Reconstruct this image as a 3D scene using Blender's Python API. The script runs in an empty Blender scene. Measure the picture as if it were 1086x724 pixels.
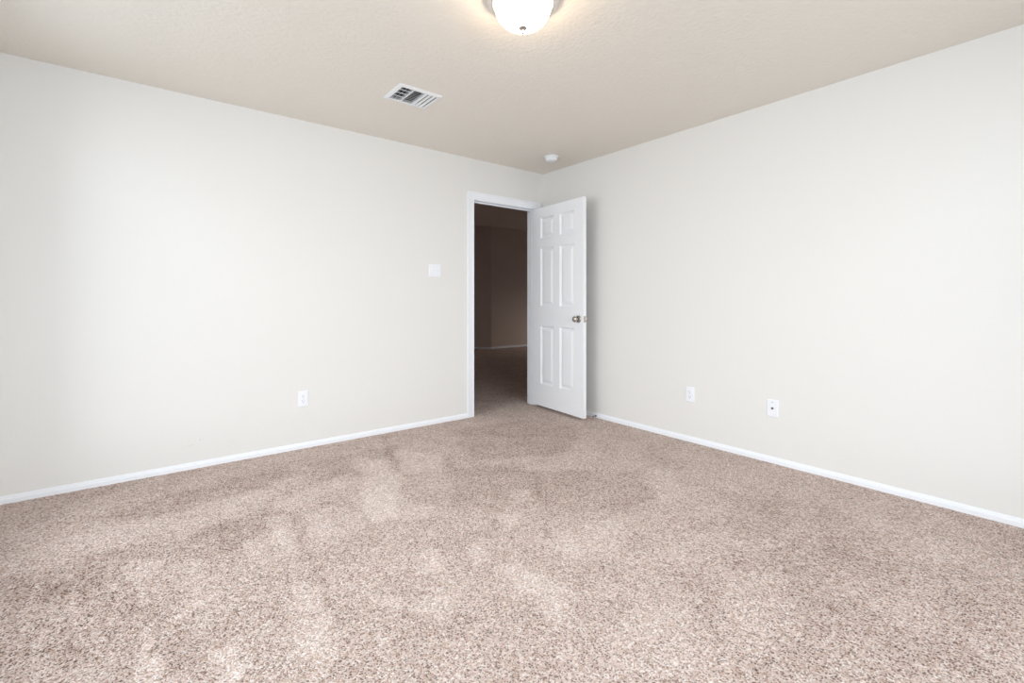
import bpy, bmesh, math, random
import numpy as np
from mathutils import Vector, Matrix

S = bpy.context.scene
COL = S.collection

# ------------------------------------------------------------------ camera
cam_d = bpy.data.cameras.new('camera')
cam = bpy.data.objects.new('camera', cam_d)
COL.objects.link(cam)
cam.location = (-3.348, -3.690, 1.103)
cam.rotation_euler = (math.radians(90), 0, math.radians(-38.41))
cam_d.sensor_fit = 'HORIZONTAL'
cam_d.sensor_width = 36.0
cam_d.lens = 36.0 * 494.4 / 1086.0
cam_d.shift_y = -44.0 / 1086.0          # level camera, lens shifted down: verticals stay vertical
cam_d.clip_start = 0.02
S.camera = cam

# ------------------------------------------------------------------ light
w = bpy.data.worlds.new('sky'); S.world = w
w.use_nodes = True
bg = w.node_tree.nodes['Background']
bg.inputs['Color'].default_value = (0.80, 0.90, 1.0, 1)
bg.inputs['Strength'].default_value = 1.0


def window_light(name, loc, rot, sx, sy, power, color):
    d = bpy.data.lights.new(name, 'AREA')
    d.shape = 'RECTANGLE'; d.size = sx; d.size_y = sy
    d.energy = power; d.color = color
    o = bpy.data.objects.new(name, d); COL.objects.link(o)
    o.location = loc; o.rotation_euler = rot
    return o


# daylight just outside the two window openings behind the camera
window_light('daylight_south', (-1.10, -6.40, 1.88), (math.radians(82), 0, 0), 5.0, 3.0, 220, (0.90, 0.96, 1.0))
window_light('daylight_west', (-6.25, -1.10, 1.88), (math.radians(82), 0, math.radians(-90)), 5.0, 3.0, 220, (0.90, 0.96, 1.0))
# added fill outside unseen hall openings, to brighten the far walls
window_light('hall_fill_east', (7.00, 3.60, 1.40), (math.radians(90), 0, math.radians(90)), 2.0, 1.2, 66, (1.0, 0.90, 0.82))

window_light('hall_fill_west', (-4.00, 3.60, 1.40), (math.radians(90), 0, math.radians(-90)), 2.0, 1.2, 26, (1.0, 0.90, 0.82))  # added fill for the angled hall wall, source unseen

S.view_settings.view_transform = 'Standard'
S.view_settings.look = 'None'
S.view_settings.gamma = 1.0
S.view_settings.use_curve_mapping = False
S.view_settings.exposure = 0.14


# ------------------------------------------------------------------ materials
def mat(name, color, rough=0.5, metal=0.0, spec=0.5, bump=None, emit=None):
    m = bpy.data.materials.new(name); m.use_nodes = True
    nt = m.node_tree; b = nt.nodes['Principled BSDF']
    b.inputs['Base Color'].default_value = (*color, 1)
    b.inputs['Roughness'].default_value = rough
    b.inputs['Metallic'].default_value = metal
    b.inputs['Specular IOR Level'].default_value = spec
    if emit:
        b.inputs['Emission Color'].default_value = (*emit[0], 1)
        b.inputs['Emission Strength'].default_value = emit[1]
    tc = nt.nodes.new('ShaderNodeTexCoord')
    n = nt.nodes.new('ShaderNodeTexNoise')
    sc, dist, st, det = bump if bump else (90.0, 0.0004, 0.15, 2.0)
    n.inputs['Scale'].default_value = sc; n.inputs['Detail'].default_value = det
    bp = nt.nodes.new('ShaderNodeBump')
    bp.inputs['Strength'].default_value = st; bp.inputs['Distance'].default_value = dist
    nt.links.new(tc.outputs['Object'], n.inputs['Vector'])
    nt.links.new(n.outputs['Fac'], bp.inputs['Height'])
    nt.links.new(bp.outputs['Normal'], b.inputs['Normal'])
    return m


WALL_C = (0.80, 0.787, 0.765)
M_wall = mat('wall_paint', WALL_C, 0.7, spec=0.25, bump=(70, 0.002, 0.22, 3))
M_ceil = mat('ceiling_paint', (0.83, 0.782, 0.712), 0.85, spec=0.1, bump=(46, 0.006, 0.75, 4))
M_trim = mat('trim_paint', (0.89, 0.91, 0.95), 0.4, spec=0.4)
M_door = mat('door_paint', (0.91, 0.925, 0.955), 0.42, spec=0.4)
M_plate = mat('white_plastic', (0.87, 0.89, 0.94), 0.35)
M_slot = mat('dark_slot', (0.03, 0.03, 0.03), 0.6)
M_nickel = mat('brushed_nickel', (0.50, 0.46, 0.42), 0.28, metal=1.0)
M_pan = mat('lamp_nickel', (0.80, 0.76, 0.72), 0.34, metal=1.0)
M_grille = mat('grille_enamel', (0.86, 0.87, 0.88), 0.4)
M_duct = mat('duct_metal', (0.10, 0.10, 0.11), 0.7)
M_det = mat('detector_plastic', (0.84, 0.86, 0.87), 0.5)
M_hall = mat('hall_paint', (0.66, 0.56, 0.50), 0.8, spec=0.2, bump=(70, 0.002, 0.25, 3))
M_glassbowl = mat('lit_glass', (0.95, 0.93, 0.88), 0.3, emit=((1.0, 0.79, 0.56), 18.0))
M_bronze = mat('doorstop_metal', (0.16, 0.14, 0.12), 0.45, metal=1.0)
M_rubber = mat('doorstop_tip', (0.75, 0.75, 0.75), 0.6)

# wall paint of the left wall carries two faint scuffs low down
M_wall_l = M_wall.copy(); M_wall_l.name = 'wall_paint_scuffed'
nt = M_wall_l.node_tree; b = nt.nodes['Principled BSDF']
tc = [n for n in nt.nodes if n.type == 'TEX_COORD'][0]
total = None
for (cx, cz, rx, rz, tilt) in ((-3.08, 0.165, 0.075, 0.022, 0.35), (-2.885, 0.13, 0.03, 0.014, 0.3)):
    mp = nt.nodes.new('ShaderNodeMapping'); mp.vector_type = 'TEXTURE'
    mp.inputs['Location'].default_value = (cx, 0, cz)
    mp.inputs['Rotation'].default_value = (0, -tilt, 0)
    mp.inputs['Scale'].default_value = (rx, 1, rz)
    ln = nt.nodes.new('ShaderNodeVectorMath'); ln.operation = 'LENGTH'
    nt.links.new(tc.outputs['Object'], mp.inputs['Vector']); nt.links.new(mp.outputs['Vector'], ln.inputs[0])
    mr = nt.nodes.new('ShaderNodeMapRange')
    mr.inputs['From Min'].default_value = 1.0; mr.inputs['From Max'].default_value = 0.2
    nt.links.new(ln.outputs['Value'], mr.inputs['Value'])
    if total is None: total = mr.outputs['Result']
    else:
        ad = nt.nodes.new('ShaderNodeMath'); ad.operation = 'ADD'
        nt.links.new(total, ad.inputs[0]); nt.links.new(mr.outputs['Result'], ad.inputs[1]); total = ad.outputs[0]
ns = nt.nodes.new('ShaderNodeTexNoise'); ns.inputs['Scale'].default_value = 75; ns.inputs['Detail'].default_value = 3
nt.links.new(tc.outputs['Object'], ns.inputs['Vector'])
th = nt.nodes.new('ShaderNodeMapRange'); th.inputs['From Min'].default_value = 0.58; th.inputs['From Max'].default_value = 0.66
nt.links.new(ns.outputs['Fac'], th.inputs['Value'])
mu = nt.nodes.new('ShaderNodeMath'); mu.operation = 'MULTIPLY'
nt.links.new(total, mu.inputs[0]); nt.links.new(th.outputs['Result'], mu.inputs[1])
mx = nt.nodes.new('ShaderNodeMix'); mx.data_type = 'RGBA'
mx.inputs['A'].default_value = (*WALL_C, 1); mx.inputs['B'].default_value = (0.60, 0.585, 0.56, 1)
nt.links.new(mu.outputs[0], mx.inputs['Factor']); nt.links.new(mx.outputs['Result'], b.inputs['Base Color'])


def carpet_material():
    m = bpy.data.materials.new('frieze_carpet'); m.use_nodes = True
    nt = m.node_tree; b = nt.nodes['Principled BSDF']; L = nt.links.new
    N = nt.nodes.new
    b.inputs['Roughness'].default_value = 1.0
    b.inputs['Specular IOR Level'].default_value = 0.0
    tc = N('ShaderNodeTexCoord')
    wn = N('ShaderNodeTexNoise'); wn.inputs['Scale'].default_value = 60; wn.inputs['Detail'].default_value = 1
    L(tc.outputs['Object'], wn.inputs['Vector'])
    wa = N('ShaderNodeVectorMath'); wa.operation = 'MULTIPLY_ADD'
    wa.inputs[1].default_value = (0.012, 0.012, 0.0); L(wn.outputs['Color'], wa.inputs[0]); L(tc.outputs['Object'], wa.inputs[2])
    # heathered yarn: every tuft has its own light tone, small dark flecks paint in the shade between
    v = N('ShaderNodeTexVoronoi'); v.voronoi_dimensions = '2D'; v.feature = 'F1'
    v.inputs['Scale'].default_value = 190; L(wa.outputs[0], v.inputs['Vector'])
    sp = N('ShaderNodeSeparateColor'); L(v.outputs['Color'], sp.inputs[0])
    cr = N('ShaderNodeValToRGB'); e = cr.color_ramp; e.interpolation = 'CONSTANT'
    tones = ((0.0, (0.50, 0.375, 0.305)), (0.16, (0.61, 0.445, 0.385)), (0.32, (0.63, 0.515, 0.46)),
             (0.55, (0.70, 0.585, 0.535)), (0.76, (0.76, 0.64, 0.58)), (0.90, (0.81, 0.73, 0.695)))
    e.elements[0].position, e.elements[0].color = 0.0, (*tones[0][1], 1)
    e.elements[1].position, e.elements[1].color = tones[1][0], (*tones[1][1], 1)
    for p, c in tones[2:]:
        k = e.elements.new(p); k.color = (*c, 1)
    L(sp.outputs['Red'], cr.inputs['Fac'])
    vf = N('ShaderNodeTexVoronoi'); vf.voronoi_dimensions = '2D'; vf.feature = 'F1'
    vf.inputs['Scale'].default_value = 128; L(wa.outputs[0], vf.inputs['Vector'])
    sf = N('ShaderNodeSeparateColor'); L(vf.outputs['Color'], sf.inputs[0])
    szr = N('ShaderNodeMapRange'); szr.inputs['From Min'].default_value = 0.25; szr.inputs['From Max'].default_value = 1.0
    szr.inputs['To Min'].default_value = 0.0; szr.inputs['To Max'].default_value = 0.56; L(sf.outputs['Green'], szr.inputs['Value'])
    dif = N('ShaderNodeMath'); dif.operation = 'SUBTRACT'; L(szr.outputs['Result'], dif.inputs[0]); L(vf.outputs['Distance'], dif.inputs[1])
    fl = N('ShaderNodeMapRange'); fl.inputs['From Min'].default_value = -0.04; fl.inputs['From Max'].default_value = 0.14; fl.inputs['To Max'].default_value = 0.92
    L(dif.outputs[0], fl.inputs['Value'])
    fm = N('ShaderNodeMix'); fm.data_type = 'RGBA'; fm.inputs['B'].default_value = (0.155, 0.098, 0.075, 1)
    L(cr.outputs['Color'], fm.inputs['A'])
    # brushed pile: vacuum tracks and footprints, and near areas toned down against strong light
    at = N('ShaderNodeAttribute'); at.attribute_name = 'brush'; at.attribute_type = 'GEOMETRY'
    n1 = N('ShaderNodeTexNoise'); n1.inputs['Scale'].default_value = 4.5; n1.inputs['Detail'].default_value = 6; n1.inputs['Roughness'].default_value = 0.62
    L(tc.outputs['Object'], n1.inputs['Vector'])
    m1 = N('ShaderNodeMapRange'); m1.inputs['From Min'].default_value = 0.33; m1.inputs['From Max'].default_value = 0.67
    m1.inputs['To Min'].default_value = -0.30; m1.inputs['To Max'].default_value = 0.20; L(n1.outputs['Fac'], m1.inputs['Value'])
    n2 = N('ShaderNodeTexNoise'); n2.inputs['Scale'].default_value = 28; n2.inputs['Detail'].default_value = 3
    L(tc.outputs['Object'], n2.inputs['Vector'])
    m2 = N('ShaderNodeMapRange'); m2.inputs['From Min'].default_value = 0.3; m2.inputs['From Max'].default_value = 0.7
    m2.inputs['To Min'].default_value = -0.22; m2.inputs['To Max'].default_value = 0.22; L(n2.outputs['Fac'], m2.inputs['Value'])
    a1 = N('ShaderNodeMath'); L(at.outputs['Fac'], a1.inputs[0]); L(m1.outputs['Result'], a1.inputs[1])
    a2 = N('ShaderNodeMath'); L(a1.outputs[0], a2.inputs[0]); L(m2.outputs['Result'], a2.inputs[1])
    g = N('ShaderNodeMapRange'); g.inputs['From Min'].default_value = -1; g.inputs['From Max'].default_value = 1
    g.inputs['To Min'].default_value = 0.0; g.inputs['To Max'].default_value = 1.0; L(a2.outputs[0], g.inputs['Value'])
    lay = N('ShaderNodeValToRGB'); q = lay.color_ramp
    q.elements[0].position, q.elements[0].color = 0.0, (0.72, 0.68, 0.66, 1)
    q.elements[1].position, q.elements[1].color = 1.0, (1.20, 1.25, 1.28, 1)
    k = q.elements.new(0.5); k.color = (1.04, 1.045, 1.05, 1)
    L(g.outputs['Result'], lay.inputs['Fac'])
    fk = N('ShaderNodeMapRange'); fk.inputs['From Min'].default_value = -0.7; fk.inputs['From Max'].default_value = 1.0
    fk.inputs['To Min'].default_value = 1.12; fk.inputs['To Max'].default_value = 0.32; L(a2.outputs[0], fk.inputs['Value'])
    fq = N('ShaderNodeMath'); fq.operation = 'MULTIPLY'; fq.use_clamp = True; L(fl.outputs['Result'], fq.inputs[0]); L(fk.outputs['Result'], fq.inputs[1])
    L(fq.outputs[0], fm.inputs['Factor'])
    mm = N('ShaderNodeMix'); mm.data_type = 'RGBA'; mm.blend_type = 'MULTIPLY'; mm.inputs['Factor'].default_value = 1.0
    L(fm.outputs['Result'], mm.inputs['A']); L(lay.outputs['Color'], mm.inputs['B'])
    L(mm.outputs['Result'], b.inputs['Base Color'])
    # tuft relief
    inv = N('ShaderNodeMath'); inv.operation = 'SUBTRACT'; inv.inputs[0].default_value = 1.0; L(v.outputs['Distance'], inv.inputs[1])
    bp = N('ShaderNodeBump'); bp.inputs['Strength'].default_value = 0.7; bp.inputs['Distance'].default_value = 0.006
    L(inv.outputs[0], bp.inputs['Height']); L(bp.outputs['Normal'], b.inputs['Normal'])
    return m


M_carpet = carpet_material()

M_pane = bpy.data.materials.new('window_glass'); M_pane.use_nodes = True
nt = M_pane.node_tree; nt.nodes.clear()
o_ = nt.nodes.new('ShaderNodeOutputMaterial'); tr = nt.nodes.new('ShaderNodeBsdfTransparent'); gl = nt.nodes.new('ShaderNodeBsdfGlossy')
gl.inputs['Roughness'].default_value = 0.02; ms = nt.nodes.new('ShaderNodeMixShader'); ms.inputs[0].default_value = 0.06
nt.links.new(tr.outputs[0], ms.inputs[1]); nt.links.new(gl.outputs[0], ms.inputs[2]); nt.links.new(ms.outputs[0], o_.inputs[0])


# ------------------------------------------------------------------ helpers
def box(bm, a, b):
    """axis aligned box between corners a and b"""
    x0, y0, z0 = (min(a[i], b[i]) for i in range(3)); x1, y1, z1 = (max(a[i], b[i]) for i in range(3))
    v = [bm.verts.new(p) for p in ((x0, y0, z0), (x1, y0, z0), (x1, y1, z0), (x0, y1, z0), (x0, y0, z1), (x1, y0, z1), (x1, y1, z1), (x0, y1, z1))]
    for f in ((3, 2, 1, 0), (4, 5, 6, 7), (0, 1, 5, 4), (1, 2, 6, 5), (2, 3, 7, 6), (3, 0, 4, 7)):
        bm.faces.new([v[i] for i in f])


def lathe(bm, prof, n=48, mx=Matrix.Identity(4)):
    """revolve (radius, height) pairs about local z"""
    rings = []
    for r, z in prof:
        if r < 1e-6: rings.append([bm.verts.new(mx @ Vector((0, 0, z)))])
        else: rings.append([bm.verts.new(mx @ Vector((r * math.cos(2 * math.pi * k / n), r * math.sin(2 * math.pi * k / n), z))) for k in range(n)])
    for A, B in zip(rings, rings[1:]):
        for k in range(n):
            k2 = (k + 1) % n
            if len(A) == 1 and len(B) == 1: continue
            if len(A) == 1: bm.faces.new((A[0], B[k], B[k2]))
            elif len(B) == 1: bm.faces.new((A[k], A[k2], B[0]))
            else: bm.faces.new((A[k], A[k2], B[k2], B[k]))


def obj(name, bm, m, parent=None, loc=(0, 0, 0), rotz=0.0, smooth=False, bevel=0.0):
    bmesh.ops.recalc_face_normals(bm, faces=bm.faces)
    me = bpy.data.meshes.new(name); bm.to_mesh(me); bm.free()
    me.materials.append(m)
    if smooth: me.shade_auto_smooth(angle=math.radians(40)) if hasattr(me, 'shade_auto_smooth') else None
    if smooth:
        for p in me.polygons: p.use_smooth = True
    o = bpy.data.objects.new(name, me); COL.objects.link(o)
    o.location = loc; o.rotation_euler = (0, 0, rotz)
    if parent: o.parent = parent
    if bevel:
        k = o.modifiers.new('bevel', 'BEVEL'); k.width = bevel; k.segments = 2; k.limit_method = 'ANGLE'
    return o


def struct(o, label=None, cat=None):
    o['kind'] = 'structure'
    if label: o['label'] = label
    if cat: o['category'] = cat
    return o


def thing(name, label, cat, loc, rotz=0.0):
    o = bpy.data.objects.new(name, None); COL.objects.link(o)
    o.location = loc; o.rotation_euler = (0, 0, rotz); o.empty_display_size = 0.05
    o['label'] = label; o['category'] = cat
    return o


def prism_path(bm, prof, p0, p1, out, up=Vector((0, 0, 1))):
    """sweep a (out, up) profile straight from p0 to p1"""
    p0, p1, out = Vector(p0), Vector(p1), Vector(out)
    A = [bm.verts.new(p0 + out * a + up * c) for a, c in prof]
    B = [bm.verts.new(p1 + out * a + up * c) for a, c in prof]
    n = len(prof)
    for k in range(n): bm.faces.new((A[k], A[(k + 1) % n], B[(k + 1) % n], B[k]))
    bm.faces.new(A[::-1]); bm.faces.new(B)


# ------------------------------------------------------------------ room shell
XW, YS, H, HH = -4.05, -4.20, 2.44, 2.77      # bedroom west wall, south wall, ceiling; hall ceiling
OX0, OX1, OZ = -0.883, -0.118, 2.05           # clear door opening
WT = 0.115

# carpet: one continuous floor through the doorway, with the lay of the brushed pile stored per vertex
BRUSH = [
    ([(-3.502, -0.542), (-3.136, -0.378), (-2.629, -0.372), (-2.498, -0.54), (-2.935, -0.656), (-3.352, -0.713)], -0.42, 0.045),
    ([(-3.837, -0.696), (-3.801, -0.914), (-3.635, -0.922), (-3.42, -0.871), (-3.173, -0.953), (-3.028, -0.878), (-2.735, -0.862), (-2.684, -0.629), (-3.157, -0.706), (-3.53, -0.67)], 0.25, 0.035),
    ([(-3.789, -0.989), (-3.627, -1.001), (-3.418, -0.958), (-3.179, -1.041), (-3.038, -0.962), (-2.755, -0.953), (-2.753, -1.187), (-3.06, -1.312), (-3.38, -1.297), (-3.596, -1.298), (-3.747, -1.245)], -0.42, 0.030),
    ([(-3.414, -1.126), (-3.304, -1.167), (-3.252, -1.272), (-3.351, -1.32), (-3.405, -1.245)], 0.66, 0.020),
    ([(-3.131, -1.617), (-3.152, -1.684), (-3.236, -1.768), (-3.249, -1.733), (-3.197, -1.681)], 0.88, 0.015),
    ([(-3.308, -1.687), (-3.316, -1.855), (-3.329, -1.991), (-3.371, -1.957), (-3.35, -1.827)], 1.10, 0.015),
    ([(-3.1, -1.964), (-3.084, -1.987), (-3.137, -2.143), (-3.163, -2.123), (-3.139, -2.044), (-3.176, -1.955)], 1.10, 0.015),
    ([(-2.936, -1.712), (-2.839, -1.804), (-2.83, -1.972), (-2.93, -1.906)], 0.66, 0.030),
    ([(-2.949, -1.96), (-2.843, -1.994), (-2.858, -2.208), (-2.944, -2.244), (-2.968, -2.09)], 0.83, 0.030),
    ([(-2.858, -1.066), (-2.788, -1.068), (-2.816, -1.466), (-2.844, -1.473), (-2.867, -1.287)], 0.83, 0.020),
    ([(-2.712, -1.128), (-2.581, -1.163), (-2.632, -1.474), (-2.739, -1.433)], 0.61, 0.030),
    ([(-2.975, -1.278), (-2.909, -1.298), (-2.926, -1.428), (-2.983, -1.402)], 0.44, 0.030),
    ([(-2.187, -0.418), (-2.092, -0.592), (-2.075, -0.998), (-2.309, -1.448), (-2.405, -1.412), (-2.331, -0.982)], 0.66, 0.035),
    ([(-2.554, -1.185), (-2.468, -1.181), (-2.512, -1.477), (-2.63, -1.519)], 0.44, 0.035),
    ([(-1.895, -0.492), (-1.657, -0.735), (-1.835, -1.023), (-2.028, -0.954)], 0.50, 0.035),
    ([(-1.913, -1.762), (-1.834, -1.797), (-1.899, -1.915), (-1.98, -1.899)], 0.88, 0.030),
    ([(-1.708, -1.579), (-1.589, -1.622), (-1.672, -1.736), (-1.764, -1.709)], 0.61, 0.030),
    ([(-2.42, -1.867), (-2.334, -1.868), (-2.37, -1.997), (-2.469, -2.02)], 0.77, 0.030),
    ([(-2.188, -1.933), (-2.118, -1.936), (-2.19, -2.068), (-2.258, -2.068)], 0.83, 0.030),
    ([(-2.572, -2.144), (-2.439, -2.144), (-2.454, -2.21), (-2.53, -2.274), (-2.564, -2.215)], 0.72, 0.030),
    ([(-2.667, -2.028), (-2.58, -2.083), (-2.596, -2.132), (-2.673, -2.077)], 0.66, 0.020),
    ([(-2.211, -2.124), (-2.14, -2.18), (-2.07, -2.436), (-2.161, -2.503), (-2.215, -2.358)], 0.77, 0.035),
    ([(-2.235, -2.444), (-2.143, -2.484), (-2.22, -2.579), (-2.269, -2.54)], 0.77, 0.030),
    ([(-1.859, -2.109), (-1.542, -2.148), (-1.517, -2.29), (-1.762, -2.389), (-1.947, -2.288)], 0.55, 0.035),
    ([(-2.112, -2.635), (-1.794, -2.761), (-1.933, -2.941), (-2.179, -2.903), (-2.307, -2.801)], 0.39, 0.035),
    ([(-1.481, -2.702), (-1.338, -2.9), (-1.679, -3.091), (-1.925, -2.997)], 0.33, 0.035),
    ([(-1.833, -1.067), (-1.515, -1.144), (-1.358, -1.444), (-1.599, -1.794), (-1.911, -1.694), (-2.038, -1.522)], -0.35, 0.045),
    ([(-1.406, -1.406), (-0.836, -1.858), (-1.11, -2.182), (-1.562, -2.04), (-1.697, -1.864)], -0.30, 0.045),
    ([(-0.742, -2.311), (-0.432, -2.867), (-0.868, -3.188), (-1.095, -2.918), (-1.102, -2.595)], -0.25, 0.045),
    ([(-0.788, -1.896), (-0.64, -1.971), (-0.967, -2.295), (-1.141, -2.232)], 0.33, 0.035),
    ([(-1.272, -0.256), (-0.565, -0.417), (-0.389, -0.956), (-0.952, -1.293), (-1.594, -1.034)], -0.35, 0.045),
    ([(-2.509, -0.356), (-1.977, -0.344), (-1.913, -0.532), (-2.26, -0.728), (-2.539, -0.886)], -0.30, 0.045),
    ([(-3.753, -1.207), (-3.608, -1.179), (-3.216, -1.633), (-3.201, -2.092), (-3.669, -1.721)], -0.30, 0.045),  # near left carpet, darkened further to offset the strong light there
    ([(-1.102, -2.595), (-0.746, -3.285), (-0.854, -3.506), (-1.37, -3.544), (-1.966, -3.071), (-1.767, -2.782)], -0.28, 0.200),  # broad soft darkening of the near right carpet, evens out the light
    ([(-1.829, -0.061), (-1.751, -0.123), (-2.052, -0.894), (-2.052, -0.718)], -0.34, 0.020),
    ([(-2.334, -1.049), (-2.263, -1.204), (-2.322, -1.478), (-2.448, -1.492), (-2.441, -1.274)], 0.65, 0.030),
    ([(-2.267, -1.37), (-2.137, -1.443), (-2.179, -1.591), (-2.317, -1.533)], 0.50, 0.020),
    ([(-2.759, -1.281), (-2.748, -1.29), (-2.795, -1.695), (-2.817, -1.983), (-2.821, -2.096), (-2.833, -2.087), (-2.833, -1.97), (-2.813, -1.681)], -0.55, 0.012),
    ([(-2.799, -0.947), (-2.563, -0.78), (-2.338, -0.708), (-2.363, -0.883), (-2.625, -1.011), (-2.783, -1.085)], 0.40, 0.030),
    ([(-1.687, -0.814), (-1.571, -0.749), (-1.767, -1.12), (-1.807, -1.046)], -0.35, 0.020),
    ([(-3.733, -1.017), (-3.678, -1.339), (-3.631, -1.594), (-3.622, -1.602), (-3.667, -1.347), (-3.721, -1.027)], -0.40, 0.012),
    ([(-3.673, -1.033), (-3.626, -1.334), (-3.587, -1.578), (-3.577, -1.586), (-3.616, -1.343), (-3.661, -1.042)], -0.45, 0.012),
    ([(-3.612, -1.039), (-3.563, -1.433), (-3.524, -1.728), (-3.515, -1.735), (-3.553, -1.441), (-3.6, -1.048)], -0.40, 0.012),
    ([(-3.556, -1.021), (-3.524, -1.306), (-3.495, -1.539), (-3.484, -1.547), (-3.512, -1.315), (-3.544, -1.031)], -0.45, 0.012),
    ([(-3.497, -1.013), (-3.463, -1.437), (-3.436, -1.749), (-3.427, -1.757), (-3.453, -1.446), (-3.485, -1.023)], -0.40, 0.012),
    ([(-3.42, -0.997), (-3.4, -1.313), (-3.382, -1.567), (-3.371, -1.575), (-3.389, -1.322), (-3.407, -1.007)], -0.55, 0.012),
    ([(-3.351, -1.304), (-3.34, -1.6), (-3.329, -1.834), (-3.32, -1.841), (-3.33, -1.608), (-3.339, -1.314)], -0.35, 0.012),
    ([(-3.278, -1.278), (-3.271, -1.447), (-3.262, -1.597), (-3.251, -1.605), (-3.259, -1.456), (-3.265, -1.288)], -0.40, 0.012),
    ([(-3.047, -1.005), (-3.059, -1.243), (-3.066, -1.446), (-3.054, -1.455), (-3.045, -1.253), (-3.032, -1.016)], -0.45, 0.012),
    ([(-2.982, -1.006), (-2.996, -1.218), (-3.005, -1.403), (-2.992, -1.414), (-2.982, -1.229), (-2.968, -1.017)], -0.40, 0.012),
    ([(-3.142, -1.047), (-3.146, -1.272), (-3.147, -1.466), (-3.135, -1.476), (-3.134, -1.282), (-3.128, -1.058)], -0.40, 0.012),
    ([(-3.694, -1.111), (-3.635, -1.485), (-3.589, -1.768), (-3.576, -1.778), (-3.621, -1.497), (-3.677, -1.125)], 0.30, 0.012),
    ([(-3.579, -1.124), (-3.541, -1.441), (-3.508, -1.692), (-3.494, -1.703), (-3.525, -1.453), (-3.561, -1.138)], 0.30, 0.012),
    ([(-3.458, -1.135), (-3.429, -1.591), (-3.406, -1.913), (-3.393, -1.923), (-3.414, -1.603), (-3.44, -1.149)], 0.35, 0.012),
    ([(-3.382, -1.358), (-3.369, -1.512), (-3.356, -1.649), (-3.34, -1.661), (-3.353, -1.524), (-3.365, -1.372)], 0.40, 0.012),
    ([(-3.506, -1.403), (-3.479, -1.675), (-3.454, -1.891), (-3.442, -1.902), (-3.464, -1.686), (-3.49, -1.416)], 0.25, 0.012),
    ([(-3.186, -1.26), (-3.188, -1.474), (-3.187, -1.656), (-3.171, -1.669), (-3.17, -1.487), (-3.167, -1.275)], 0.30, 0.012),
    ([(-3.27, -1.717), (-3.267, -1.893), (-3.263, -2.043), (-3.25, -2.053), (-3.253, -1.904), (-3.254, -1.729)], 0.30, 0.012),
]


def soft_poly(X, Y, poly, soft):
    """1 inside, falling to 0 over `soft` metres outside/inside the edge"""
    inside = np.zeros_like(X, bool); dmin = np.full_like(X, 9.0)
    n = len(poly)
    for i in range(n):
        (xa, ya), (xb, yb) = poly[i], poly[(i + 1) % n]
        if abs(yb - ya) > 1e-9:
            c = ((ya > Y) != (yb > Y)) & (X < (xb - xa) * (Y - ya) / (yb - ya) + xa)
            inside ^= c
        dx, dy = xb - xa, yb - ya
        t = np.clip(((X - xa) * dx + (Y - ya) * dy) / (dx * dx + dy * dy), 0, 1)
        dmin = np.minimum(dmin, np.hypot(X - xa - t * dx, Y - ya - t * dy))
    sd = np.where(inside, dmin, -dmin)
    t = np.clip(sd / (2 * soft) + 0.5, 0, 1)
    return t * t * (3 - 2 * t)


def make_floor():
    xs = np.concatenate([np.arange(XW - 0.1, 0.12, 0.012), np.linspace(0.12, 5.8, 90)]); ys = np.concatenate([np.arange(YS - 0.1, 0.12, 0.012), np.linspace(0.12, 6.3, 90)])
    X, Y = np.meshgrid(xs, ys)
    rng = np.random.default_rng(4)
    wx = np.zeros_like(X); wy = np.zeros_like(X)
    for k in range(26):                           # ragged edges of the tracks
        fx, fy = rng.normal(0, 22, 2); ph = rng.uniform(0, 6.28, 2); a = 0.0055 / (1 + 0.02 * math.hypot(fx, fy))
        wx += a * np.sin(fx * X + fy * Y + ph[0]); wy += a * np.sin(fx * X + fy * Y + ph[1])
    B = np.zeros_like(X)
    for poly, val, soft in BRUSH:
        B += val * soft_poly(X + wx, Y + wy, poly, soft)
    nx, ny = len(xs), len(ys)
    V = np.stack([X.ravel(), Y.ravel(), np.zeros(X.size)], 1)
    i = np.arange(nx - 1)[None, :] + nx * np.arange(ny - 1)[:, None]
    F = np.stack([i, i + 1, i + nx + 1, i + nx], -1).reshape(-1, 4)
    me = bpy.data.meshes.new('floor')
    me.vertices.add(len(V)); me.vertices.foreach_set('co', V.ravel().astype(np.float32))
    me.loops.add(F.size); me.loops.foreach_set('vertex_index', F.ravel().astype(np.int32))
    me.polygons.add(len(F)); me.polygons.foreach_set('loop_start', np.arange(0, F.size, 4, dtype=np.int32))
    me.update(calc_edges=True); me.validate()
    at = me.attributes.new('brush', 'FLOAT', 'POINT')
    at.data.foreach_set('value', np.clip(B, -1, 1).ravel().astype(np.float32))
    me.materials.append(M_carpet)
    o = bpy.data.objects.new('floor', me); COL.objects.link(o)
    return struct(o, 'mottled beige carpet with vacuum tracks and footprints', 'carpet')


make_floor()

bm = bmesh.new()                                  # wall with the doorway
box(bm, (XW - 0.1, 0, -0.02), (OX0 - 0.02, WT, HH + 0.05))
box(bm, (OX1 + 0.02, 0, -0.02), (0.12, WT, HH + 0.05))
box(bm, (OX0 - 0.02, 0, OZ + 0.02), (OX1 + 0.02, WT, HH + 0.05))
struct(obj('wall_left', bm, M_wall_l), 'cream painted wall with the open doorway', 'wall')
bm = bmesh.new(); box(bm, (0, YS - 0.1, -0.02), (0.12, 0, HH + 0.05))
struct(obj('wall_right', bm, M_wall), 'cream painted wall behind the open white door', 'wall')

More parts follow.
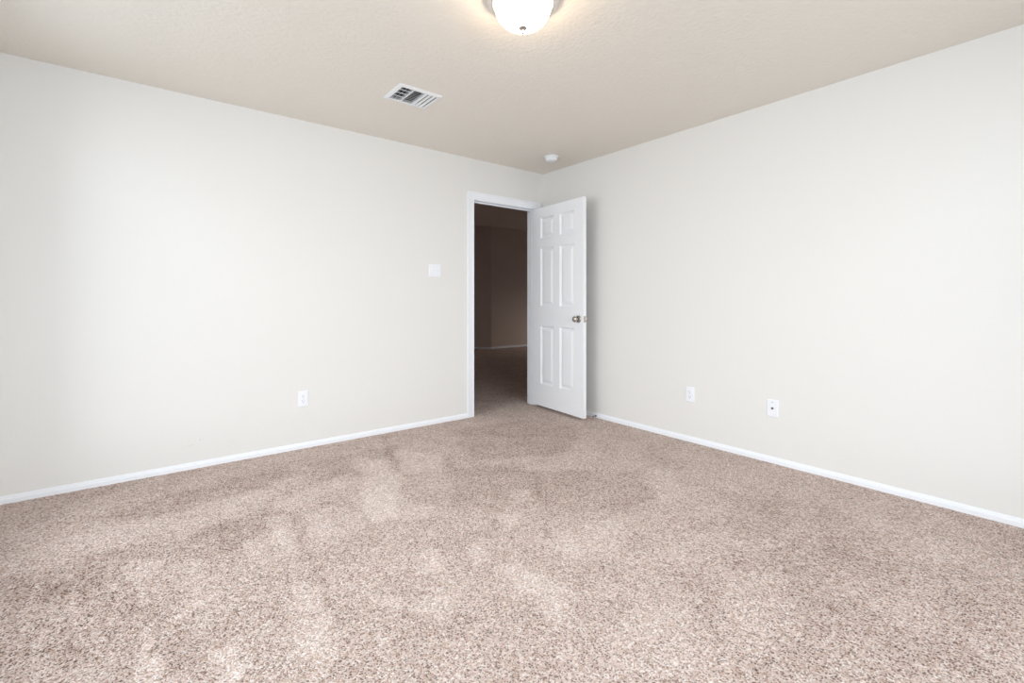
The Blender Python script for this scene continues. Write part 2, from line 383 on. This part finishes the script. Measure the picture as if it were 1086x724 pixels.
# walls behind the camera, each with a window opening
WS = (-3.60, -0.50, 0.30, 2.25)                   # south window x0 x1 z0 z1
WW = (-3.70, -0.45, 0.30, 2.25)                   # west window y0 y1 z0 z1
bm = bmesh.new()
box(bm, (XW - 0.1, YS - 0.15, -0.02), (WS[0], YS, HH)); box(bm, (WS[1], YS - 0.15, -0.02), (0.0, YS, HH))
box(bm, (WS[0], YS - 0.15, -0.02), (WS[1], YS, WS[2])); box(bm, (WS[0], YS - 0.15, WS[3]), (WS[1], YS, HH))
struct(obj('wall_back', bm, M_wall))
bm = bmesh.new()
box(bm, (XW - 0.15, YS, -0.02), (XW, WW[0], HH)); box(bm, (XW - 0.15, WW[1], -0.02), (XW, 0.0, HH))
box(bm, (XW - 0.15, WW[0], -0.02), (XW, WW[1], WW[2])); box(bm, (XW - 0.15, WW[0], WW[3]), (XW, WW[1], HH))
struct(obj('wall_side', bm, M_wall))


def window(n, a0, a1, z0, z1, place):
    """sliding sash: frame, centre mullion and pane; place maps (along, depth, z) to the room"""
    root = bpy.data.objects.new('window_%d' % n, None); COL.objects.link(root); struct(root)
    def bx(bm, a, d, z, a2, d2, z2): box(bm, place(a, d, z), place(a2, d2, z2))
    bm = bmesh.new(); t = 0.045
    bx(bm, a0, 0.06, z0, a0 + t, 0.11, z1); bx(bm, a1 - t, 0.06, z0, a1, 0.11, z1)
    bx(bm, a0 + t, 0.06, z0, a1 - t, 0.11, z0 + t); bx(bm, a0 + t, 0.06, z1 - t, a1 - t, 0.11, z1)
    m = (a0 + a1) / 2; bx(bm, m - 0.025, 0.065, z0 + t, m + 0.025, 0.105, z1 - t)
    obj('window_frame', bm, M_trim, root)
    bm = bmesh.new(); bx(bm, a0 + t, 0.083, z0 + t, m - 0.025, 0.087, z1 - t); bx(bm, m + 0.025, 0.083, z0 + t, a1 - t, 0.087, z1 - t)
    obj('window_pane', bm, M_pane, root)
    bm = bmesh.new(); bx(bm, a0 - 0.03, -0.03, z0 - 0.02, a1 + 0.03, 0.0, z0); obj('window_sill', bm, M_trim, root)


window(1, *WS, lambda a, d, z: (a, YS - d, z))
window(2, *WW, lambda a, d, z: (XW - d, a, z))

# ceiling with the duct opening of the register cut out
VX0, VX1, VY0, VY1 = -2.105, -1.80, -1.015, -0.755
hx0, hx1, hy0, hy1 = VX0 + 0.024, VX1 - 0.024, VY0 + 0.024, VY1 - 0.024
bm = bmesh.new()
cx0, cx1, cy0, cy1 = XW - 0.15, 0.0, YS - 0.15, 0.0
box(bm, (cx0, cy0, H), (hx0, cy1, H + 0.1)); box(bm, (hx1, cy0, H), (cx1, cy1, H + 0.1))
box(bm, (hx0, cy0, H), (hx1, hy0, H + 0.1)); box(bm, (hx0, hy1, H), (hx1, cy1, H + 0.1))
struct(obj('ceiling', bm, M_ceil), 'textured beige ceiling over the bedroom', 'ceiling')

# hall beyond the doorway
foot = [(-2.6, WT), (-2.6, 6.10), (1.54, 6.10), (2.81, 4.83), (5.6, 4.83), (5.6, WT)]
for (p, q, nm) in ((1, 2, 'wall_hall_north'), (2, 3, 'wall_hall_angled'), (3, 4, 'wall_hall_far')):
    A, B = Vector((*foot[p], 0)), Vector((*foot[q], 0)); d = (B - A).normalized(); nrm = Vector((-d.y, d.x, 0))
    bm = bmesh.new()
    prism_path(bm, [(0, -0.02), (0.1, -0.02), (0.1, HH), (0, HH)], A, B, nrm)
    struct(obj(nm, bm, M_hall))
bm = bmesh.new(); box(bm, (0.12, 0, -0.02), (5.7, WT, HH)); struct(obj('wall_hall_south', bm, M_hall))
WH = (2.80, 4.50, 0.10, 1.10)                     # added unseen hall windows for the fill, y0 y1 z0 z1
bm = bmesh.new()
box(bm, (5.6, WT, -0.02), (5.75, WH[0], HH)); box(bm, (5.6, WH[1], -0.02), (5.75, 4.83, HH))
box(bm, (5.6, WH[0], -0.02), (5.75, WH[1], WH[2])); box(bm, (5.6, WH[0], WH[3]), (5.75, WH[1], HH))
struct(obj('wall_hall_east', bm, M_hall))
window(3, *WH, lambda a, d, z: (5.6 + d, a, z))  # unseen window, added to let in the east fill
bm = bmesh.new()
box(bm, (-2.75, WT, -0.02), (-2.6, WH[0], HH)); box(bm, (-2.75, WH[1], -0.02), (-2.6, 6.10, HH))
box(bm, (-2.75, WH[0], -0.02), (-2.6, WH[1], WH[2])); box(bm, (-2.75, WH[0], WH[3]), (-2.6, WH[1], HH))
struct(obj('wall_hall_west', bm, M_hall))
window(4, *WH, lambda a, d, z: (-2.6 - d, a, z))  # unseen window, added so the west fill reaches the angled wall
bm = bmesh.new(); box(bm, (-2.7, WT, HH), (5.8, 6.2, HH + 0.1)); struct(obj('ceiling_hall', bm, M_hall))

# baseboards
BB = [(0, 0), (0.013, 0), (0.013, 0.024), (0.0095, 0.027), (0.0085, 0.034), (0.005, 0.041), (0.0, 0.042)]
bm = bmesh.new()
prism_path(bm, BB, (XW, 0, 0), (OX0 - 0.077, 0, 0), (0, -1, 0))
struct(obj('baseboard_left', bm, M_trim), 'white baseboard along the wall left of the doorway', 'baseboard')
bm = bmesh.new(); prism_path(bm, BB, (0, YS, 0), (0, -0.0135, 0), (-1, 0, 0))
struct(obj('baseboard_right', bm, M_trim), 'white baseboard along the wall behind the open door', 'baseboard')
bm = bmesh.new()
prism_path(bm, BB, (2.81, 4.83, 0), (5.6, 4.83, 0), (0, -1, 0))
prism_path(bm, BB, (1.54, 6.10, 0), (2.81, 4.83, 0), (-0.7071, -0.7071, 0))
struct(obj('baseboard_hall', bm, M_trim))

# door casing, jamb and stop
bm = bmesh.new()
CW = 0.072
CP = [(0, 0), (CW, 0), (CW, 0.016), (CW - 0.012, 0.0165), (CW - 0.02, 0.013), (0.014, 0.009), (0.008, 0.0105), (0, 0.0105)]   # across, out


def casing(bm, side):
    """mitred casing around the opening on one face of the wall"""
    r = 0.005; L_, R_, T_ = OX0 - r, OX1 + r, OZ + r
    y0 = 0.0 if side < 0 else WT
    right_w = min(1.0, 0.062 / CW) if side < 0 else 1.0
    def col(pts): return [bm.verts.new(p) for p in pts]
    a = col([(L_ - c, y0 + side * o, 0) for c, o in CP]); b2 = col([(L_ - c, y0 + side * o, T_ + c) for c, o in CP])
    c2 = col([(R_ + c * right_w, y0 + side * o, T_ + c) for c, o in CP]); d2 = col([(R_ + c * right_w, y0 + side * o, 0) for c, o in CP])
    n = len(CP)
    for P, Q in ((a, b2), (b2, c2), (c2, d2)):
        for k in range(n): bm.faces.new((P[k], P[(k + 1) % n], Q[(k + 1) % n], Q[k]))
    bm.faces.new(a); bm.faces.new(d2)


casing(bm, -1); casing(bm, 1)
struct(obj('trim_1', bm, M_trim), 'white moulded casing around the doorway', 'door casing')
bm = bmesh.new()
box(bm, (OX0 - 0.02, 0, 0), (OX0, WT, OZ + 0.02)); box(bm, (OX1, 0, 0), (OX1 + 0.02, WT, OZ + 0.02)); box(bm, (OX0, 0, OZ), (OX1, WT, OZ + 0.02))
box(bm, (OX0, 0.042, 0), (OX0 + 0.011, 0.075, OZ)); box(bm, (OX1 - 0.011, 0.042, 0), (OX1, 0.075, OZ)); box(bm, (OX0 + 0.011, 0.042, OZ - 0.011), (OX1 - 0.011, 0.075, OZ))
struct(obj('trim_2', bm, M_trim), 'white jamb lining the doorway', 'door jamb')


# ------------------------------------------------------------------ the six panel door, standing open
DW, DT, DZ0, DZ1 = 0.762, 0.035, 0.026, 2.042
dvec = Vector((-0.060, -0.760, 0)).normalized()
door_ang = math.atan2(dvec.y, dvec.x)
PAN_S = ((0.125, 0.335), (0.427, 0.637))
PAN_Z = ((0.250, 0.842), (1.040, 1.630), (1.730, 1.940))


def door_face(bm, y, sgn):
    """moulded face at local y; sgn is the direction into the leaf"""
    ss = [0, PAN_S[0][0], PAN_S[0][1], PAN_S[1][0], PAN_S[1][1], DW]
    zs = [DZ0, PAN_Z[0][0], PAN_Z[0][1], PAN_Z[1][0], PAN_Z[1][1], PAN_Z[2][0], PAN_Z[2][1], DZ1]
    V = [[bm.verts.new((s, y, z)) for z in zs] for s in ss]
    for i in range(5):
        for j in range(7):
            q = (V[i][j], V[i + 1][j], V[i + 1][j + 1], V[i][j + 1])
            if i in (1, 3) and j in (1, 3, 5):
                prev = list(q)
                for ins, dep in ((0.003, 0.003), (0.013, 0.014), (0.020, 0.014), (0.045, 0.003), (0.048, 0.0025)):
                    s0, s1, z0, z1 = ss[i] + ins, ss[i + 1] - ins, zs[j] + ins, zs[j + 1] - ins
                    cur = [bm.verts.new(p) for p in ((s0, y + sgn * dep, z0), (s1, y + sgn * dep, z0), (s1, y + sgn * dep, z1), (s0, y + sgn * dep, z1))]
                    for k in range(4): bm.faces.new((prev[k], prev[(k + 1) % 4], cur[(k + 1) % 4], cur[k]))
                    prev = cur
                bm.faces.new(prev)
            else:
                bm.faces.new(q)
    edge = [V[i][0] for i in range(6)] + [V[5][j] for j in range(1, 8)] + [V[i][7] for i in range(4, -1, -1)] + [V[0][j] for j in range(6, 0, -1)]
    return edge


bm = bmesh.new()
E0 = door_face(bm, 0.0, 1); E1 = door_face(bm, DT, -1)
for k in range(len(E0)):
    k2 = (k + 1) % len(E0); bm.faces.new((E0[k], E0[k2], E1[k2], E1[k]))
door = struct(obj('door_1', bm, M_door, None, (-0.155, -0.020, 0), door_ang),
              'white six panel door standing open into the bedroom', 'door')

KZ, KS = 0.928, DW - 0.062
for face_y, sg in ((0.0, -1), (DT, 1)):
    mx = Matrix.Translation((KS, face_y, KZ)) @ Matrix.Rotation(math.radians(90 if sg < 0 else -90), 4, 'X')
    bm = bmesh.new(); lathe(bm, [(0, 0), (0.033, 0), (0.033, 0.003), (0.030, 0.007), (0.016, 0.009), (0.0, 0.009)], 40, mx)
    rose = obj('knob_rosette', bm, M_nickel, door, smooth=True); rose['label'] = 'round satin nickel rosette'
    bm = bmesh.new(); lathe(bm, [(0, 0.008), (0.0125, 0.008), (0.011, 0.016), (0.011, 0.026), (0.017, 0.030), (0.0245, 0.037), (0.0275, 0.046), (0.0265, 0.055), (0.021, 0.062), (0.010, 0.0655), (0, 0.066)], 40, mx)
    kn = obj('knob', bm, M_nickel, door, smooth=True); kn['label'] = 'round satin nickel door knob'
bm = bmesh.new(); box(bm, (DW - 0.001, DT / 2 - 0.0125, KZ - 0.028), (DW + 0.0015, DT / 2 + 0.0125, KZ + 0.028))
lt = obj('latch_plate', bm, M_nickel, door, bevel=0.0006); lt['label'] = 'satin nickel latch plate'
bm = bmesh.new(); box(bm, (DW + 0.0015, DT / 2 - 0.006, KZ - 0.009), (DW + 0.010, DT / 2 + 0.006, KZ + 0.009)); obj('latch_bolt', bm, M_nickel, door, bevel=0.003)
for hz in (0.26, 1.03, 1.82):
    bm = bmesh.new()
    lathe(bm, [(0, -0.045), (0.0055, -0.045), (0.0055, 0.045), (0, 0.045)], 16, Matrix.Translation((-0.001, DT + 0.0058, hz)))
    box(bm, (-0.0015, 0.006, hz - 0.044), (0.0, DT + 0.003, hz + 0.044))
    obj('hinge', bm, M_nickel, door)

# spring door stop on the baseboard behind the door
bm = bmesh.new()
R90 = Matrix.Translation((0, 0, 0)) @ Matrix.Rotation(math.radians(-90), 4, 'Y')
lathe(bm, [(0, 0), (0.008, 0), (0.008, 0.003), (0.006, 0.008), (0.004, 0.012), (0, 0.012)], 20, R90)
stop = obj('door_stop', bm, M_bronze, None, (-0.0135, -0.752, 0.017), smooth=True)
stop['label'] = 'small dark door stop on the baseboard behind the open door'; stop['category'] = 'door stop'
bm = bmesh.new()
prof = [(0.0, 0.010)]
for k in range(14): prof += [(0.0024, 0.011 + k * 0.0036), (0.0034, 0.0128 + k * 0.0036)]
prof += [(0.0024, 0.062), (0, 0.062)]
lathe(bm, prof, 14, R90); obj('spring', bm, M_bronze, stop, smooth=True)
bm = bmesh.new(); lathe(bm, [(0, 0.060), (0.0048, 0.060), (0.0048, 0.068), (0.003, 0.071), (0, 0.071)], 16, R90)
tp = obj('tip', bm, M_rubber, stop, smooth=True); tp['label'] = 'pale rubber tip'


# ------------------------------------------------------------------ wall plates (local x along the wall, local -y out into the room)
def plate_mesh(w, h, t=0.0055):
    bm = bmesh.new(); c = 0.003
    lo = [bm.verts.new((sx * w / 2, 0, sz * h / 2)) for sx, sz in ((-1, -1), (1, -1), (1, 1), (-1, 1))]
    md = [bm.verts.new((sx * w / 2, -t * 0.55, sz * h / 2)) for sx, sz in ((-1, -1), (1, -1), (1, 1), (-1, 1))]
    hi = [bm.verts.new((sx * (w / 2 - c), -t, sz * (h / 2 - c))) for sx, sz in ((-1, -1), (1, -1), (1, 1), (-1, 1))]
    for A, B in ((lo, md), (md, hi)):
        for k in range(4): bm.faces.new((A[k], A[(k + 1) % 4], B[(k + 1) % 4], B[k]))
    bm.faces.new(hi); bm.faces.new(lo)
    return bm


OUT = Matrix.Rotation(math.radians(90), 4, 'X')   # lathe axis z -> local -y


def screw(parent, x, z, y=-0.0055, mt=None):
    bm = bmesh.new(); lathe(bm, [(0, 0), (0.0035, 0), (0.0033, 0.0012), (0, 0.0016)], 16, Matrix.Translation((x, y, z)) @ OUT)
    s = obj('screw', bm, mt or M_pan, parent, smooth=True)
    return s


def duplex(label, loc, rotz):
    t = thing('electrical_outlet', label, 'outlet', loc, rotz)
    obj('cover_plate', plate_mesh(0.072, 0.116), M_plate, t)
    for sz in (0.0195, -0.0195):
        bm = bmesh.new(); n = 28; ring = []
        for k in range(n):                         # round receptacle with flattened top and bottom
            a = 2 * math.pi * k / n; ring.append((0.0172 * math.cos(a), max(-0.0142, min(0.0142, 0.0172 * math.sin(a)))))
        A = [bm.verts.new((x, -0.0050, sz + z)) for x, z in ring]; B = [bm.verts.new((x, -0.0078, sz + z)) for x, z in ring]
        C_ = [bm.verts.new((x * 0.95, -0.0083, sz + z * 0.95)) for x, z in ring]
        for P, Q in ((A, B), (B, C_)):
            for k in range(n): bm.faces.new((P[k], P[(k + 1) % n], Q[(k + 1) % n], Q[k]))
        bm.faces.new(C_); bm.faces.new(A)
        rc = obj('receptacle', bm, M_plate, t)
        bm = bmesh.new()
        box(bm, (-0.0075, -0.0086, sz + 0.0005), (-0.0055, -0.0080, sz + 0.0085)); box(bm, (0.0055, -0.0086, sz + 0.0010), (0.0073, -0.0080, sz + 0.0080))
        lathe(bm, [(0, 0), (0.0026, 0), (0.0026, 0.0006), (0, 0.0006)], 14, Matrix.Translation((0, -0.0080, sz - 0.0065)) @ OUT)
        sl = obj('slots', bm, M_slot, rc); sl['label'] = 'dark plug slots'
    screw(t, 0, 0)
    return t


duplex('white duplex power outlet low on the wall left of the doorway', (-2.410, 0, 0.368), 0)
duplex('white outlet plate on the right wall, nearer the open door', (0, -1.705, 0.368), math.radians(-90))

jack = thing('coax_wall_jack', 'white jack plate with dark centre socket on the right wall', 'wall jack', (0, -2.312, 0.370), math.radians(-90))
obj('cover_plate', plate_mesh(0.072, 0.116), M_plate, jack)
bm = bmesh.new(); lathe(bm, [(0, 0), (0.0075, 0), (0.0075, 0.003), (0.0050, 0.003), (0.0050, 0.010), (0.0034, 0.010), (0.0034, 0.004), (0, 0.004)], 24, Matrix.Translation((0, -0.0053, 0)) @ OUT)
cx_ = obj('connector', bm, M_bronze, jack, smooth=True); cx_['label'] = 'dark metal coax connector'
screw(jack, 0, 0.041, mt=M_nickel); screw(jack, 0, -0.041)

sw = thing('light_switch', 'white double toggle light switch plate beside the doorway', 'light switch', (-1.302, 0, 1.366), 0)
obj('cover_plate', plate_mesh(0.116, 0.114), M_plate, sw)
for k, sx in enumerate((-0.023, 0.023)):
    bm = bmesh.new(); box(bm, (sx - 0.0052, -0.0062, -0.012), (sx + 0.0052, -0.0050, 0.012)); fr = obj('toggle_frame', bm, M_plate, sw)
    bm = bmesh.new(); up = 1 if k == 0 else -1
    pts = [(-0.0062, -0.005), (-0.0062, 0.005), (-0.018, up * 0.0085 + 0.0025), (-0.018, up * 0.0085 - 0.0025)]
    A = [bm.verts.new((sx - 0.004, y, z)) for y, z in pts]; B = [bm.verts.new((sx + 0.004, y, z)) for y, z in pts]
    for q in range(4): bm.faces.new((A[q], A[(q + 1) % 4], B[(q + 1) % 4], B[q]))
    bm.faces.new(A[::-1]); bm.faces.new(B)
    obj('toggle', bm, M_plate, sw)
    screw(sw, sx, 0.030); screw(sw, sx, -0.030)

# ------------------------------------------------------------------ flush ceiling light
lamp = thing('ceiling_light', 'lit dome ceiling light with a nickel rim', 'ceiling light', (-2.023, -2.097, H))
bm = bmesh.new()
lathe(bm, [(0, -0.0005), (0.148, -0.0005), (0.159, -0.006), (0.161, -0.016), (0.157, -0.024), (0.143, -0.031), (0.129, -0.035), (0.127, -0.030), (0.0, -0.028)], 72)
pn = obj('rim', bm, M_pan, lamp, smooth=True); pn['label'] = 'brushed nickel rim'
bm = bmesh.new()
pr = [(0.1235, -0.029)]
for k in range(1, 17):
    a = math.radians(90 * k / 16); pr.append((0.125 * math.cos(a) ** 0.80 if k < 16 else 0.0, -0.030 - 0.099 * math.sin(a)))
lathe(bm, pr, 72); gl_ = obj('glass_dome', bm, M_glassbowl, lamp, smooth=True); gl_['label'] = 'glowing frosted glass dome'
bm = bmesh.new()
lathe(bm, [(0, -0.127), (0.0185, -0.127), (0.0195, -0.130), (0.0175, -0.133), (0.008, -0.135), (0.0045, -0.139), (0.004, -0.145), (0.0062, -0.149), (0.005, -0.154), (0, -0.156)], 28)
obj('finial', bm, M_nickel, lamp, smooth=True)

# ------------------------------------------------------------------ smoke detector
det = thing('smoke_detector', 'round white smoke detector on the ceiling above the doorway corner', 'smoke detector', (-0.36, -0.51, H))
bm = bmesh.new(); lathe(bm, [(0, -0.0005), (0.070, -0.0005), (0.0705, -0.006), (0.068, -0.011), (0.060, -0.013), (0, -0.013)], 56)
obj('mounting_base', bm, M_det, det, smooth=True)
bm = bmesh.new(); lathe(bm, [(0.055, -0.012), (0.055, -0.017), (0.053, -0.018), (0.053, -0.020), (0.0555, -0.022), (0.055, -0.032), (0.050, -0.040), (0.036, -0.046), (0.018, -0.0475), (0.0, -0.048)], 56)
obj('cover', bm, M_det, det, smooth=True)
bm = bmesh.new(); lathe(bm, [(0, -0.046), (0.008, -0.0465), (0.0075, -0.0495), (0, -0.050)], 20, Matrix.Translation((0.012, 0, 0)))
obj('test_button', bm, M_det, det, smooth=True)

# ------------------------------------------------------------------ three way ceiling register
vc = ((VX0 + VX1) / 2, (VY0 + VY1) / 2)
vent = thing('ceiling_vent', 'white three way louvred air vent in the ceiling', 'air vent', (vc[0], vc[1], H))
hw, hd = (VX1 - VX0) / 2, (VY1 - VY0) / 2
ow, od = hw - 0.029, hd - 0.029                   # louvre opening half sizes
bm = bmesh.new()
def ring(x, y, z): return [bm.verts.new(p) for p in ((-x, -y, z), (x, -y, z), (x, y, z), (-x, y, z))]
rs = [ring(hw, hd, -0.0004), ring(hw, hd, -0.003), ring(hw - 0.010, hd - 0.010, -0.008), ring(ow + 0.004, od + 0.004, -0.010), ring(ow, od, -0.009), ring(ow, od, 0.012)]
for A, B in zip(rs, rs[1:]):
    for k in range(4): bm.faces.new((A[k], A[(k + 1) % 4], B[(k + 1) % 4], B[k]))
obj('frame', bm, M_grille, vent)
bm = bmesh.new(); dz = 0.16; e = 0.0245
box(bm, (-hw + e, -hd + e, dz), (hw - e, hd - e, dz + 0.004))
for sx in (-1, 1): box(bm, (sx * (hw - e), -hd + e, 0.003), (sx * (hw - e - 0.003), hd - e, dz)); box(bm, (-hw + e, sx * (hd - e), 0.003), (hw - e, sx * (hd - e - 0.003), dz))
dk = obj('duct_box', bm, M_duct, vent); dk['label'] = 'dark duct behind the louvres'
b1, b2 = -0.042, 0.036                             # dividers between the three banks


def louvre(p0, p1, lean, depth=0.015, thick=0.0012, z0=-0.009):
    """thin blade from p0 to p1; lean is the sideways shift of its lower edge"""
    bm = bmesh.new(); l = Vector((lean[0], lean[1], 0)); t = l.normalized() * thick
    P = [Vector((*p0, z0)) + l, Vector((*p0, z0)) + l + t, Vector((*p0, z0 + depth)) + t, Vector((*p0, z0 + depth))]
    Q = [v + Vector((p1[0] - p0[0], p1[1] - p0[1], 0)) for v in P]
    A = [bm.verts.new(v) for v in P]; B = [bm.verts.new(v) for v in Q]
    for k in range(4): bm.faces.new((A[k], A[(k + 1) % 4], B[(k + 1) % 4], B[k]))
    bm.faces.new(A[::-1]); bm.faces.new(B)
    return obj('louvre', bm, M_grille, vent)


for k in range(3): louvre((-ow + 0.020 + k * 0.024, -od), (-ow + 0.020 + k * 0.024, od), (-0.012, 0), depth=0.014)
for k in range(9): louvre((b1, -od + 0.022 + k * 0.0215), (b2, -od + 0.022 + k * 0.0215), (0, -0.010), depth=0.008, thick=0.0015)
for k in range(3): louvre((b2 + 0.004 + k * 0.0285, -od), (b2 + 0.004 + k * 0.0285, od), (0.0125, 0), depth=0.008)
for xb in (b1, b2):
    bm = bmesh.new(); box(bm, (xb - 0.0015, -od, -0.0095), (xb + 0.0015, od, 0.010)); obj('divider', bm, M_grille, vent)
for k in range(3):
    yb = -od + (k + 1) * 2 * od / 4
    bm = bmesh.new(); box(bm, (-ow, yb - 0.0022, -0.004), (b1, yb + 0.0022, 0.002)); obj('tie_bar', bm, M_grille, vent)
